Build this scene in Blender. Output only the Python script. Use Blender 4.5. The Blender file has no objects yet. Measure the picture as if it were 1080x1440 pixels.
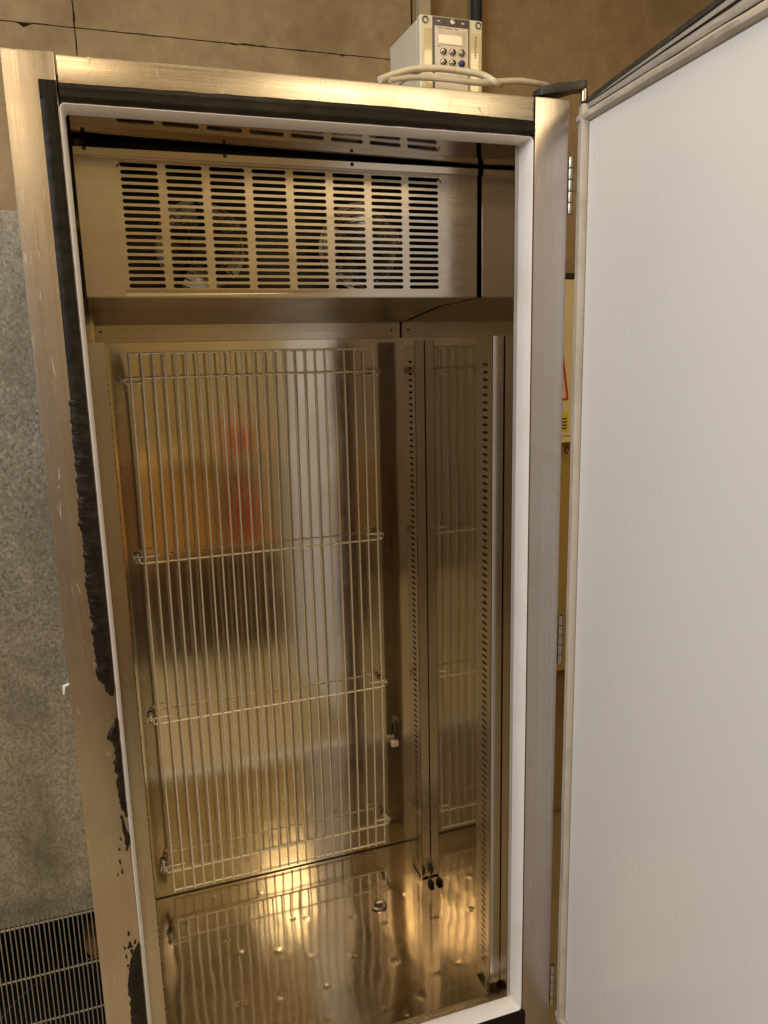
import bpy, bmesh, math, random
from mathutils import Vector, Matrix, noise
random.seed(7)
sc = bpy.context.scene
COL = sc.collection

# ------------------------------------------------------------------ camera
CAM = Vector((0.0782, -1.0071, 1.2947))
RGT = Vector((0.94462782, -0.32736256, -0.02262818))
UPV = Vector((0.08649642, 0.18188528, 0.97950810))
FWD = Vector((0.31653855, 0.92722786, -0.20012959))
FPX = 1110.73                      # focal length in photo pixels (1080 x 1440)
cam = bpy.data.cameras.new('camera')
cam.sensor_fit = 'VERTICAL'; cam.sensor_height = 36.0; cam.lens = FPX / 1440 * 36.0
cam.clip_start = 0.02; cam.clip_end = 100
co = bpy.data.objects.new('camera', cam); COL.objects.link(co)
mw = Matrix.Identity(4)
for i in range(3):
    mw[i][0] = RGT[i]; mw[i][1] = UPV[i]; mw[i][2] = -FWD[i]; mw[i][3] = CAM[i]
co.matrix_world = mw
sc.camera = co

# ------------------------------------------------------------------ world, lamps, exposure
w = bpy.data.worlds.new('World'); sc.world = w; w.use_nodes = True
bg = w.node_tree.nodes['Background']
bg.inputs[0].default_value = (0.60, 0.49, 0.38, 1); bg.inputs[1].default_value = 0.025
def area(name, loc, target, sx, sy, energy, color):
    l = bpy.data.lights.new(name, 'AREA'); l.shape = 'RECTANGLE'; l.size = sx; l.size_y = sy
    l.energy = energy; l.color = color
    o = bpy.data.objects.new(name, l); COL.objects.link(o)
    o.location = loc
    o.rotation_euler = (Vector(target) - Vector(loc)).to_track_quat('-Z', 'Y').to_euler()
    return o
area('overhead_light', (-0.50, -1.85, 2.50), (0.30, 0.2, 0.4), 0.75, 0.30, 4.6, (1.0, 0.70, 0.36))
area('overhead_light', (1.36, -2.30, 2.45), (0.40, 0.0, 1.2), 1.25, 0.60, 16, (1.0, 0.76, 0.44))
area('overhead_light', (0.35, -0.75, 2.72), (0.40, -1.75, 0.5), 0.7, 0.30, 20, (1.0, 0.80, 0.48))  # unseen light added to brighten floor, cartons and far wall for the reflections
area('side_lamp', (-1.70, -1.10, 2.15), (0.70, -0.25, 0.9), 1.1, 0.8, 35, (0.955, 0.975, 1.0))
vs = sc.view_settings
vs.view_transform = 'Standard'; vs.look = 'None'; vs.gamma = 1; vs.exposure = 0.0; vs.use_curve_mapping = False
sc.render.engine = 'CYCLES'
cy = sc.cycles
cy.use_denoising = True
try: cy.denoiser = 'OPENIMAGEDENOISE'
except Exception: pass
cy.max_bounces = 14; cy.glossy_bounces = 12; cy.diffuse_bounces = 4; cy.transmission_bounces = 4
cy.caustics_reflective = True; cy.blur_glossy = 0.3; cy.sample_clamp_indirect = 6.0

# ------------------------------------------------------------------ helpers
def at(px, py, axis, val):
    """point where the sight line of a photo pixel meets the plane axis = val"""
    d = FWD + RGT * ((px - 540) / FPX) - UPV * ((py - 720) / FPX)
    return CAM + d * ((val - CAM[axis]) / d[axis])

class MB:
    def __init__(s): s.v = []; s.f = []
    def quad(s, a, b, c, d):
        n = len(s.v); s.v += [tuple(a), tuple(b), tuple(c), tuple(d)]; s.f.append((n, n+1, n+2, n+3)); return s
    def box(s, x0, x1, y0, y1, z0, z1):
        n = len(s.v)
        s.v += [(x, y, z) for z in (z0, z1) for y in (y0, y1) for x in (x0, x1)]
        s.f += [tuple(n+i for i in q) for q in ((0,2,3,1),(4,5,7,6),(0,1,5,4),(2,6,7,3),(0,4,6,2),(1,3,7,5))]
        return s
    def tube(s, pts, r, seg=8, caps=True, closed=False):
        pts = [Vector(p) for p in pts]; n = len(pts); base = len(s.v)
        prev = None
        for i, p in enumerate(pts):
            a = pts[(i-1) % n] if (i > 0 or closed) else p
            b = pts[(i+1) % n] if (i < n-1 or closed) else p
            t = (b - a).normalized()
            if prev is None:
                up = Vector((0,0,1)) if abs(t.z) < .9 else Vector((0,1,0))
                u = t.cross(up).normalized()
            else:
                u = (prev - t * prev.dot(t)).normalized()
            prev = u; vv = t.cross(u)
            rr = r[i] if isinstance(r, (list, tuple)) else r
            for k in range(seg):
                an = 2*math.pi*k/seg
                s.v.append(tuple(p + u*(rr*math.cos(an)) + vv*(rr*math.sin(an))))
        m = n if closed else n-1
        for i in range(m):
            for k in range(seg):
                a = base + i*seg + k; b = base + i*seg + (k+1) % seg
                c = base + ((i+1) % n)*seg + (k+1) % seg; d = base + ((i+1) % n)*seg + k
                s.f.append((a, b, c, d))
        if caps and not closed:
            s.f.append(tuple(base + k for k in range(seg))[::-1])
            s.f.append(tuple(base + (n-1)*seg + k for k in range(seg)))
        return s
    def prism(s, poly, fn, a, b):
        """poly: list of 2-D points; fn(u, v, w) -> 3-D; extruded from w=a to w=b"""
        n = len(s.v); k = len(poly)
        s.v += [tuple(fn(u, v, a)) for u, v in poly] + [tuple(fn(u, v, b)) for u, v in poly]
        s.f.append(tuple(n+i for i in range(k))[::-1]); s.f.append(tuple(n+k+i for i in range(k)))
        for i in range(k):
            j = (i+1) % k; s.f.append((n+i, n+j, n+k+j, n+k+i))
        return s
    def grid(s, us, vs_, fn):
        n = len(s.v); W = len(us)
        s.v += [tuple(fn(u, v)) for v in vs_ for u in us]
        for j in range(len(vs_)-1):
            for i in range(W-1):
                a = n + j*W + i; s.f.append((a, a+1, a+1+W, a+W))
        return s
    def lathe(s, prof, c, axis=2, seg=20):
        """prof: (radius, height) pairs, turned about an axis through c"""
        n = len(s.v); k = len(prof); c = Vector(c)
        for i in range(seg):
            an = 2*math.pi*i/seg; ca, sa = math.cos(an), math.sin(an)
            for r, h in prof:
                q = [0, 0, 0]; q[axis] = h; q[(axis+1) % 3] = r*ca; q[(axis+2) % 3] = r*sa
                s.v.append(tuple(c + Vector(q)))
        for i in range(seg):
            j = (i+1) % seg
            for m in range(k-1):
                s.f.append((n+i*k+m, n+j*k+m, n+j*k+m+1, n+i*k+m+1))
        return s
    def mesh(s, name, off=(0,0,0), bevel=0, smooth=None, merge=False, segs=2):
        me = bpy.data.meshes.new(name)
        o = Vector(off)
        me.from_pydata([tuple(Vector(p) - o) for p in s.v], [], s.f)
        bm = bmesh.new(); bm.from_mesh(me)
        if merge: bmesh.ops.remove_doubles(bm, verts=bm.verts, dist=1e-5)
        bmesh.ops.recalc_face_normals(bm, faces=bm.faces)
        if bevel:
            es = [e for e in bm.edges if len(e.link_faces) == 2 and e.calc_face_angle(0) > 0.5]
            bmesh.ops.bevel(bm, geom=es, offset=bevel, segments=segs, profile=0.7, affect='EDGES')
        bm.to_mesh(me); bm.free()
        if smooth is not None:
            me.polygons.foreach_set('use_smooth', [True]*len(me.polygons))
            me.set_sharp_from_angle(angle=math.radians(smooth))
        me.update()
        return me

def world_origin(o):
    p = Vector((0,0,0))
    while o is not None:
        p = p + Vector(o.location); o = o.parent
    return p
def part(name, mb, m, parent, bevel=0, smooth=None, merge=False, segs=2):
    me = mb.mesh(name, world_origin(parent), bevel, smooth, merge, segs)
    me.materials.append(m)
    o = bpy.data.objects.new(name, me); COL.objects.link(o); o.parent = parent
    return o
def copy_part(src, loc, parent):
    o = src.copy(); COL.objects.link(o); o.parent = parent; o.location = loc; return o
def tag(o, label=None, cat=None, group=None, kind=None):
    if label: o['label'] = label
    if cat: o['category'] = cat
    if group: o['group'] = group
    if kind: o['kind'] = kind
    return o
def thing(name, loc, label, cat, group=None):
    o = bpy.data.objects.new(name, None); COL.objects.link(o); o.location = loc
    o.empty_display_size = 0.05
    return tag(o, label, cat, group)
def solo(name, mb, m, loc, label=None, cat=None, kind=None, bevel=0, smooth=None, segs=2, group=None):
    me = mb.mesh(name, loc, bevel, smooth, False, segs); me.materials.append(m)
    o = bpy.data.objects.new(name, me); COL.objects.link(o); o.location = loc
    return tag(o, label, cat, group, kind)
def fbm(x, y, z=0.0, oct=3):
    return noise.fractal(Vector((x, y, z)), 0.9, 2.0, oct)

# ------------------------------------------------------------------ materials
def mat(name):
    m = bpy.data.materials.new(name); m.use_nodes = True
    nt = m.node_tree; b = nt.nodes['Principled BSDF']
    return m, nt, b
def nd(nt, t, **kw):
    n = nt.nodes.new(t)
    for k, v in kw.items(): setattr(n, k, v)
    return n
def coords(nt, scale=(1,1,1), rot=(0,0,0)):
    tc = nd(nt, 'ShaderNodeTexCoord'); mp = nd(nt, 'ShaderNodeMapping')
    mp.inputs['Scale'].default_value = scale; mp.inputs['Rotation'].default_value = rot
    nt.links.new(tc.outputs['Object'], mp.inputs['Vector']); return mp.outputs['Vector']
def tex(nt, vec, scale, detail=4, rough=.55, dist=0.0):
    n = nd(nt, 'ShaderNodeTexNoise'); n.inputs['Scale'].default_value = scale
    n.inputs['Detail'].default_value = detail; n.inputs['Roughness'].default_value = rough
    n.inputs['Distortion'].default_value = dist
    nt.links.new(vec, n.inputs['Vector']); return n.outputs['Fac']
def ramp(nt, fac, stops):
    r = nd(nt, 'ShaderNodeValToRGB'); e = r.color_ramp.elements
    while len(e) < len(stops): e.new(0.5)
    for i, (p, c) in enumerate(stops):
        e[i].position = p; e[i].color = (c, c, c, 1) if isinstance(c, (int, float)) else (*c, 1)
    nt.links.new(fac, r.inputs['Fac']); return r.outputs['Color']
def rng(nt, fac, a, b, lo=0.0, hi=1.0):
    r = nd(nt, 'ShaderNodeMapRange'); r.inputs['From Min'].default_value = lo; r.inputs['From Max'].default_value = hi
    r.inputs['To Min'].default_value = a; r.inputs['To Max'].default_value = b
    nt.links.new(fac, r.inputs['Value']); return r.outputs['Result']
def mth(nt, op, a, b=None):
    n = nd(nt, 'ShaderNodeMath', operation=op)
    for i, v in enumerate((a, b)):
        if v is None: continue
        if isinstance(v, (int, float)): n.inputs[i].default_value = v
        else: nt.links.new(v, n.inputs[i])
    return n.outputs[0]
def mixc(nt, fac, a, b):
    n = nd(nt, 'ShaderNodeMix', data_type='RGBA')
    if isinstance(fac, (int, float)): n.inputs[0].default_value = fac
    else: nt.links.new(fac, n.inputs[0])
    for i, v in ((6, a), (7, b)):
        if isinstance(v, tuple): n.inputs[i].default_value = (*v, 1)
        else: nt.links.new(v, n.inputs[i])
    return n.outputs[2]
def bump(nt, b, h, strength, dist):
    n = nd(nt, 'ShaderNodeBump'); n.inputs['Strength'].default_value = strength; n.inputs['Distance'].default_value = dist
    nt.links.new(h, n.inputs['Height']); nt.links.new(n.outputs['Normal'], b.inputs['Normal']); return n

def steel(name, col, r0, r1, brush=(1,1,1), bscale=160, bstr=.02, wave=0.0, wscale=6, grime=(.35,.27,.18), gamt=.35, scratch=0.0, bcol=.10, metal=1.0, streak=0.0):
    m, nt, b = mat(name)
    b.inputs['Metallic'].default_value = metal
    v = coords(nt); vb = coords(nt, brush)
    n1 = tex(nt, vb, bscale, 4, .6)                 # brushing
    n2 = tex(nt, v, 4.5, 6, .62, .8)                # stains
    n3 = tex(nt, v, 26, 5, .65)
    g = ramp(nt, n2, [(.48, 0.0), (.76, 1.0)])
    g = mth(nt, 'MULTIPLY', g, gamt)
    c = mixc(nt, g, col, grime)
    c2 = mixc(nt, rng(nt, n1, 0, bcol, .3, .7), c, tuple(x*.6 for x in col))
    r = mth(nt, 'ADD', rng(nt, n1, r0, r1, .3, .7), mth(nt, 'MULTIPLY', g, .12))
    if streak:
        n4 = tex(nt, coords(nt, tuple(x*.35 for x in brush)), bscale*.30, 5, .7)
        c2 = mixc(nt, rng(nt, n4, 0, streak, .35, .72), c2, tuple(x*.45 for x in col))
        r = mth(nt, 'ADD', r, rng(nt, n4, -.03, .05, .35, .65))
    nt.links.new(c2, b.inputs['Base Color'])
    r = mth(nt, 'ADD', r, rng(nt, n3, -.015, .025, .3, .7))
    h = n1
    if scratch:
        sx = None
        for k, (rot, sc_) in enumerate(((.35, 38), (-.9, 52))):
            dv = coords(nt, (1.0, 1, .12), (0, rot, 0))
            vo = nd(nt, 'ShaderNodeTexVoronoi', feature='DISTANCE_TO_EDGE'); vo.inputs['Scale'].default_value = sc_
            ad = nd(nt, 'ShaderNodeVectorMath', operation='ADD'); ns = nd(nt, 'ShaderNodeTexNoise'); ns.inputs['Scale'].default_value = 30
            nt.links.new(dv, ns.inputs['Vector'])
            scn = nd(nt, 'ShaderNodeVectorMath', operation='SCALE'); scn.inputs['Scale'].default_value = .02
            nt.links.new(ns.outputs['Color'], scn.inputs[0]); nt.links.new(dv, ad.inputs[0]); nt.links.new(scn.outputs[0], ad.inputs[1])
            nt.links.new(ad.outputs[0], vo.inputs['Vector'])
            ln = ramp(nt, vo.outputs['Distance'], [(0.0, 1.0), (.014, 0.0)])
            ms = ramp(nt, tex(nt, coords(nt, (1, 1, 1)), 34 + 9*k, 2, .5), [(.60, 0.0), (.66, 1.0)])
            t_ = mth(nt, 'MULTIPLY', ln, ms)
            sx = t_ if sx is None else mth(nt, 'MAXIMUM', sx, t_)
        r = mth(nt, 'ADD', r, mth(nt, 'MULTIPLY', sx, scratch))
    nt.links.new(r, b.inputs['Roughness'])
    bn = bump(nt, b, h, bstr, .0006)
    if wave:
        wv = tex(nt, v, wscale, 2, .45)
        b2 = nd(nt, 'ShaderNodeBump'); b2.inputs['Strength'].default_value = wave; b2.inputs['Distance'].default_value = .02
        nt.links.new(wv, b2.inputs['Height']); nt.links.new(b2.outputs['Normal'], bn.inputs['Normal'])
    return m

def plain(name, col, rough=.5, var=.12, scale=20, metal=0.0, bstr=.0, bsc=120, spec=.5, dirt=None, damt=.5, dsc=9, coat=0):
    m, nt, b = mat(name)
    v = coords(nt)
    n = tex(nt, v, scale, 5, .6)
    c = mixc(nt, rng(nt, n, 0, 1, .3, .7), tuple(x*(1-var) for x in col), tuple(min(1, x*(1+var)) for x in col))
    if dirt:
        d = ramp(nt, tex(nt, v, dsc, 6, .65, .4), [(.5, 0.0), (.72, 1.0)])
        c = mixc(nt, mth(nt, 'MULTIPLY', d, damt), c, dirt)
    nt.links.new(c, b.inputs['Base Color'])
    nt.links.new(rng(nt, tex(nt, v, scale*2.3, 3), rough*.85, min(1, rough*1.15), .3, .7), b.inputs['Roughness'])
    b.inputs['Metallic'].default_value = metal
    b.inputs['Specular IOR Level'].default_value = spec
    b.inputs['Coat Weight'].default_value = coat
    if bstr: bump(nt, b, tex(nt, v, bsc, 4, .6), bstr, .002)
    return m

SS = (.60, .565, .515)
M = {}
M['frame_v'] = steel('brushed_steel_upright', (.55,.50,.465), .23, .33, (6,6,.06), 190, .04, .03, 6, (.40,.30,.25), .45, .35, streak=.20)
M['frame_h'] = steel('brushed_steel_rail', (.54,.50,.455), .20, .29, (.06,6,6), 190, .04, .03, 6, (.40,.30,.22), .5, .25, streak=.12)
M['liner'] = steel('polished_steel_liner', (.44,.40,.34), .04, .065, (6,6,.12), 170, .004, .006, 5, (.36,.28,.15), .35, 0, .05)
M['back'] = steel('polished_steel_back', (.67,.62,.53), .085, .13, (6,6,.06), 190, .016, .006, 5, (.36,.28,.15), .28, 0, .05)
M['pan'] = steel('worn_steel_floor_pan', (.62,.56,.475), .055, .095, (6,.4,1), 120, .006, .012, 9, (.34,.25,.13), .45, 0, .06)
M['cover'] = steel('brushed_steel_cover', (.55,.50,.435), .16, .23, (.08,6,6), 220, .02, .010, 4, (.44,.33,.19), .5, 0, .09, streak=.08)
M['pilaster'] = steel('brushed_steel_pilaster', (.53,.49,.44), .17, .24, (6,6,.1), 200, .012, .004, 5, (.36,.26,.17), .4, 0, .07, streak=.18)
M['tray'] = steel('dull_steel_tray', (.44,.40,.34), .28, .36, (.1,6,6), 180, .012, .004, 5, (.26,.21,.14), .45)
M['wire'] = steel('plated_wire', (.93,.87,.75), .34, .44, (1,1,1), 120, .02, 0, 5, (.55,.45,.3), .3, metal=.45)
M['wire_dim'] = steel('shaded_wire', (.40,.38,.32), .40, .5, (1,1,1), 120, .02, 0, 5, (.2,.16,.1), .5, metal=.8)  # dim light at the cabinet base is put into this darker wire colour
M['fan'] = steel('fan_aluminium', (.74,.64,.48), .25, .33, (1,1,1), 120, .02)
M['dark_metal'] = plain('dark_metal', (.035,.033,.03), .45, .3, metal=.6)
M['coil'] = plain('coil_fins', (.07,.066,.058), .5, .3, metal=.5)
M['tape'] = plain('black_sealant', (.011,.008,.005), .42, .4, 60, bstr=.9, bsc=150, spec=.22, dirt=(.04,.03,.02), damt=.5, dsc=60)
M['seal'] = plain('black_rubber_seal', (.011,.009,.006), .5, .3, 30, bstr=.08, bsc=40, spec=.14, dirt=(.045,.034,.02), damt=.5, dsc=18)
M['breaker'] = plain('white_plastic_strip', (.85,.83,.85), .36, .03, 14, dirt=(.60,.55,.48), damt=.25, dsc=12)
M['door_white'] = plain('white_coated_panel', (.82,.82,.835), .30, .008, 4, bstr=.02, bsc=500, dirt=(.74,.735,.73), damt=.25, dsc=2.5)
M['gasket'] = plain('grey_door_gasket', (.50,.455,.39), .5, .05, 25, dirt=(.22,.185,.14), damt=.45, dsc=14)
M['gasket_trim'] = plain('brown_gasket_trim', (.20,.14,.12), .5, .15)
M['door_edge'] = steel('dull_door_steel', (.36,.35,.33), .35, .45, (8,8,.3), 50, .03)
M['hinge'] = steel('hinge_steel', (.45,.43,.39), .30, .4, (1,1,1), 90, .04)
M['black'] = plain('black_paint', (.02,.02,.018), .4, .3, 40, bstr=.1)
M['white_clip'] = plain('white_clip_plastic', (.72,.64,.50), .4, .05)
M['cable_grey'] = plain('grey_cable_sheath', (.52,.47,.38), .45, .08, 30, dirt=(.25,.2,.13), damt=.4, dsc=30)
M['cable_cream'] = plain('cream_cable_sheath', (.66,.60,.47), .42, .06, 30, dirt=(.3,.24,.15), damt=.35, dsc=30)
M['ctl_body'] = plain('cream_enclosure', (.60,.57,.44), .38, .04, 18, dirt=(.42,.34,.2), damt=.3)
M['ctl_cover'] = plain('clear_yellowed_cover', (.62,.52,.30), .12, .12, 22, coat=.6)
M['ctl_face'] = plain('keypad_face', (.62,.56,.47), .4, .03, 18)
M['ctl_dark'] = plain('keypad_header', (.075,.06,.055), .35, .1)
M['lcd'] = plain('blank_display', (.62,.52,.42), .12, .12, 45, coat=.8)
M['button'] = steel('button_chrome', (.40,.38,.36), .18, .25, (1,1,1), 60, .02)
M['button_blue'] = plain('blue_button', (.05,.06,.22), .25, .1, metal=.6)
M['print'] = plain('faint_print', (.25,.20,.15), .5, .05)
M['panel_wall'] = plain('tan_wall_board', (.37,.275,.155), .78, .16, 22, bstr=.6, bsc=130, dirt=(.23,.155,.08), damt=.75, dsc=4.5)
M['panel_plaster'] = plain('tan_plaster', (.34,.23,.112), .8, .16, 18, bstr=.8, bsc=80, dirt=(.20,.125,.06), damt=.8, dsc=4.0)
M['gap'] = plain('joint_shadow', (.07,.05,.03), .9, .1)
M['conduit'] = plain('cream_trunking', (.50,.42,.27), .5, .06)
M['pipe_black'] = plain('black_lagging', (.018,.016,.014), .6, .2)
M['floor'] = plain('ochre_floor', (.56,.45,.27), .42, .12, 7, bstr=.1, bsc=60, dirt=(.34,.26,.13), damt=.6, dsc=3)
M['cream'] = plain('cream_enamel', (.78,.68,.44), .38, .04, 10)
M['ochre'] = plain('ochre_board', (.42,.29,.10), .5, .1, 9)
M['red'] = plain('red_print', (.55,.05,.035), .5, .05)
M['yellow'] = plain('yellow_sticker', (.75,.56,.03), .45, .05)
M['wood_dark'] = plain('dark_brown_wood', (.11,.065,.032), .45, .25, 12)
M['card'] = plain('orange_card', (.66,.36,.09), .6, .15, 10)
M['red_box'] = plain('red_card', (.66,.075,.06), .45, .1)
M['wall_yellow'] = plain('yellow_painted_wall', (.62,.52,.29), .7, .1, 4)
M['ceiling'] = plain('tan_ceiling', (.34,.25,.14), .8, .1, 4)

# galvanised sheet: spangled zinc, its stain patches deepened to stand in for shade
def galvanised():
    m, nt, b = mat('galvanised_sheet')
    v = coords(nt); v2 = coords(nt, (1, 1, .75))
    vo = nd(nt, 'ShaderNodeTexVoronoi', feature='F1'); vo.inputs['Scale'].default_value = 300
    nt.links.new(v2, vo.inputs['Vector'])
    sp = nd(nt, 'ShaderNodeSeparateColor'); nt.links.new(vo.outputs['Color'], sp.inputs[0])
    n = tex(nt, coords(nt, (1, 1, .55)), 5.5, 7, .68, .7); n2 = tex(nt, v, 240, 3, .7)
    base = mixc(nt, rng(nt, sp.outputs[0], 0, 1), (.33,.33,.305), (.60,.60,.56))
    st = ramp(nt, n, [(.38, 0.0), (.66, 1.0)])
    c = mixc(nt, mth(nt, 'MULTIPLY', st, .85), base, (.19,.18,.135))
    rust = ramp(nt, tex(nt, coords(nt, (1, 1, 3.2)), 9, 5, .7), [(.70, 0.0), (.74, 1.0)])
    c = mixc(nt, mth(nt, 'MULTIPLY', rust, .6), c, (.20,.075,.03))
    nt.links.new(c, b.inputs['Base Color'])
    b.inputs['Metallic'].default_value = .85
    nt.links.new(mth(nt, 'ADD', rng(nt, sp.outputs[1], .30, .46), mth(nt, 'MULTIPLY', st, .12)), b.inputs['Roughness'])
    h = mth(nt, 'ADD', mth(nt, 'MULTIPLY', sp.outputs[2], .5), n2)
    bump(nt, b, h, .14, .0015)
    return m
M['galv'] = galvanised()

# ------------------------------------------------------------------ setting
solo('floor', MB().quad((-4,-4,0), (4,-4,0), (4,1.2,0), (-4,1.2,0)), M['floor'], (0,0,0), kind='structure')

WY = 0.75
wall = solo('wall', MB().box(-3, 3.2, WY+.012, WY+.10, 0, 2.9), M['gap'], (0, WY, 0), kind='structure')
def ragged_panel(name, x0, x1, z0, z1, m, amp=.0035, step=.006):
    nx = max(2, int((x1-x0)/step)); nz = max(2, int((z1-z0)/step))
    P = []
    def j(a, b, k):
        f = fbm(a*30, b*30, k) ; g = noise.noise(Vector((a*6, b*6, k+3)))
        chip = max(0, f-.25)*2.4*(1 if g > .05 else .25)
        return amp*(.35*f + chip)
    for i in range(nx): x = x0+(x1-x0)*i/nx; P.append((x, z0 + abs(j(x, z0, 1))))
    for i in range(nz): z = z0+(z1-z0)*i/nz; P.append((x1 - abs(j(x1, z, 2)), z))
    for i in range(nx): x = x1-(x1-x0)*i/nx; P.append((x, z1 - abs(j(x, z1, 4))))
    for i in range(nz): z = z1-(z1-z0)*i/nz; P.append((x0 + abs(j(x0, z, 5)), z))
    mb = MB(); mb.prism(P, lambda u, v, q: (u, q, v), WY, WY+.010)
    return part(name, mb, m, wall)
JZ = 1.911; JX = 0.0775
ragged_panel('wall_board', -2.9, JX-.0008, .01, JZ-.0008, M['panel_wall'])
ragged_panel('wall_board', JX+.0008, .765, .01, JZ-.0008, M['panel_wall'])
ragged_panel('wall_board', -2.9, JX-.0008, JZ+.0008, 2.85, M['panel_wall'])
ragged_panel('wall_board', JX+.0008, .765, JZ+.0008, 2.85, M['panel_wall'])
ragged_panel('wall_board', .770, 3.1, .01, 2.85, M['panel_plaster'])
# what the steel mirrors from behind the camera: the far wall
solo('wall_opposite', MB().box(-3, 3.2, -2.62, -2.55, 0, 2.9), M['wall_yellow'], (0, -2.6, 0), kind='structure')
solo('ceiling', MB().box(-3, 3.2, -2.55, .75, 2.86, 2.92), M['ceiling'], (0, 0, 2.86), kind='structure')

c = thing('trunking', (.789, WY-.012, 0), 'cream vertical trunking strip on the tan wall behind the controller', 'trunking')
part('channel', MB().box(.776, .803, WY-.024, WY-.001, .02, 2.84), M['conduit'], c, .002)
part('lid', MB().box(.779, .800, WY-.027, WY-.0245, .02, 2.84), M['conduit'], c)
solo('pipe', MB().tube([(.9145, WY-.014, .02), (.9145, WY-.014, 2.84)], .0125, 14), M['pipe_black'], (.9145, WY-.014, .02),
     'black lagged pipe running up the tan wall behind the controller', 'pipe', smooth=40)

# ------------------------------------------------------------------ refrigerator
W_, H_ = .70, 1.622
XL, XR = .0548, .6452
ZT, ZB = 1.570, .2017
IX0, IX1 = .0590, .635
IY1 = .507
FZ = .200
fr = thing('refrigerator', (.35, .30, 0), 'open upright stainless steel refrigerator with slotted fan cover and white open door', 'refrigerator')

part('stile', MB().box(0, .0538, 0, .05, .10, H_), M['frame_v'], fr, .0022, 40)
part('stile', MB().box(.6482, W_, 0, .05, .10, H_-.001), M['frame_v'], fr, .0022, 40)
part('top_rail', MB().box(.0556, .6466, .0005, .05, ZT+.001, H_-.0015), M['frame_h'], fr, .0022, 40)
part('bottom_rail', MB().box(.0556, .6466, .0005, .05, .10, ZB-.001), M['frame_h'], fr, .002, 40)
part('side_panel', MB().box(0.0015, .006, .051, .63, .10, H_-.002), M['frame_v'], fr)
part('side_panel', MB().box(W_-.006, W_-.0015, .051, .63, .10, H_-.002), M['frame_v'], fr)
part('top_panel', MB().box(.0065, W_-.0065, .051, .63, H_-.008, H_-.003), M['frame_h'], fr)
part('rear_panel', MB().box(.0065, W_-.0065, .622, .628, .10, H_-.009), M['frame_h'], fr)
part('base_panel', MB().box(.0065, W_-.0065, .051, .62, .10, .105), M['frame_h'], fr)
for x in (.05, .65):
    for y in (.06, .57):
        part('foot', MB().tube([(x, y, 0), (x, y, .012), (x, y, .013), (x, y, .0995)], [.022, .022, .014, .014], 14), M['dark_metal'], fr, 0, 40)

# white breaker strip round the opening
def rrect(x0, x1, z0, z1, r, n=5):
    P = []
    for cx, cz, a0 in ((x1-r, z0+r, -90), (x1-r, z1-r, 0), (x0+r, z1-r, 90), (x0+r, z0+r, 180)):
        for i in range(n+1):
            a = math.radians(a0 + 90*i/n); P.append((cx+r*math.cos(a), cz+r*math.sin(a)))
    return P
mb = MB(); loops = [(XL-.0006, XR+.0006, ZB-.0006, ZT+.0006, .006, .010), (XL-.0006, XR+.0006, ZB-.0006, ZT+.0006, .006, -.0006),
                    (XL, XR, ZB, ZT, .0056, -.0012), (XL+.0006, XR-.0008, ZB+.0006, ZT-.0004, .0054, -.0006),
                    (.0592, .6402, .2044, 1.5664, .004, .0289), (.0590, .6405, .2038, 1.5672, .004, .0300), (.057, .642, .200, 1.571, .006, .0300)]
k = None
for (a, b_, c_, d, r, y) in loops:
    P = rrect(a, b_, c_, d, r); k = len(P)
    mb.v += [(x, y, z) for x, z in P]
for L in range(len(loops)-1):
    for i in range(k):
        j = (i+1) % k; mb.f.append((L*k+i, L*k+j, (L+1)*k+j, (L+1)*k+i))
part('breaker_strip', mb, M['breaker'], fr, 0, 50)

# interior lining
def wavy(scale, amp, seed):
    return lambda a, b: amp*fbm(a*scale, b*scale, seed, 2)
def lin(a, b, n): return [a+(b-a)*i/n for i in range(n+1)]
wb = wavy(7, .00030, 1.3); wl = wavy(6, .0007, 4.1); wr = wavy(6, .00018, 8.7)
def edge(u, a, b, m=.03): return max(0, min(1, (u-a)/m, (b-u)/m))
part('back_wall', MB().grid(lin(IX0, IX1, 40), lin(.199, 1.569, 90),
     lambda x, z: (x, IY1 + wb(x, z)*edge(x, IX0, IX1) + .004*math.exp(-((x-.085)/.012)**2)*edge(z, .2, 1.33, .1), z)), M['back'], fr, 0, 60)
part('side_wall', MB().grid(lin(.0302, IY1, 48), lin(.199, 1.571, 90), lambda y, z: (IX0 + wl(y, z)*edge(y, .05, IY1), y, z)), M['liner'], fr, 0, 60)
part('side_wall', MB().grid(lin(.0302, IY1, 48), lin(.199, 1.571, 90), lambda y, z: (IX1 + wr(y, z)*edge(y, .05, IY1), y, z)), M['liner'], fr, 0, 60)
part('wall_flange', MB().box(IX1, .6406, .0303, .0318, .2005, 1.5690), M['pilaster'], fr)
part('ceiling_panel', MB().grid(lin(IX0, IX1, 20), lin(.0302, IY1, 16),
     lambda x, y: (x, y, 1.5680 - .0056*(x-IX0)/(IX1-IX0)*min(1, (y-.03)/.09))), M['liner'], fr, 0, 60)
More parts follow.
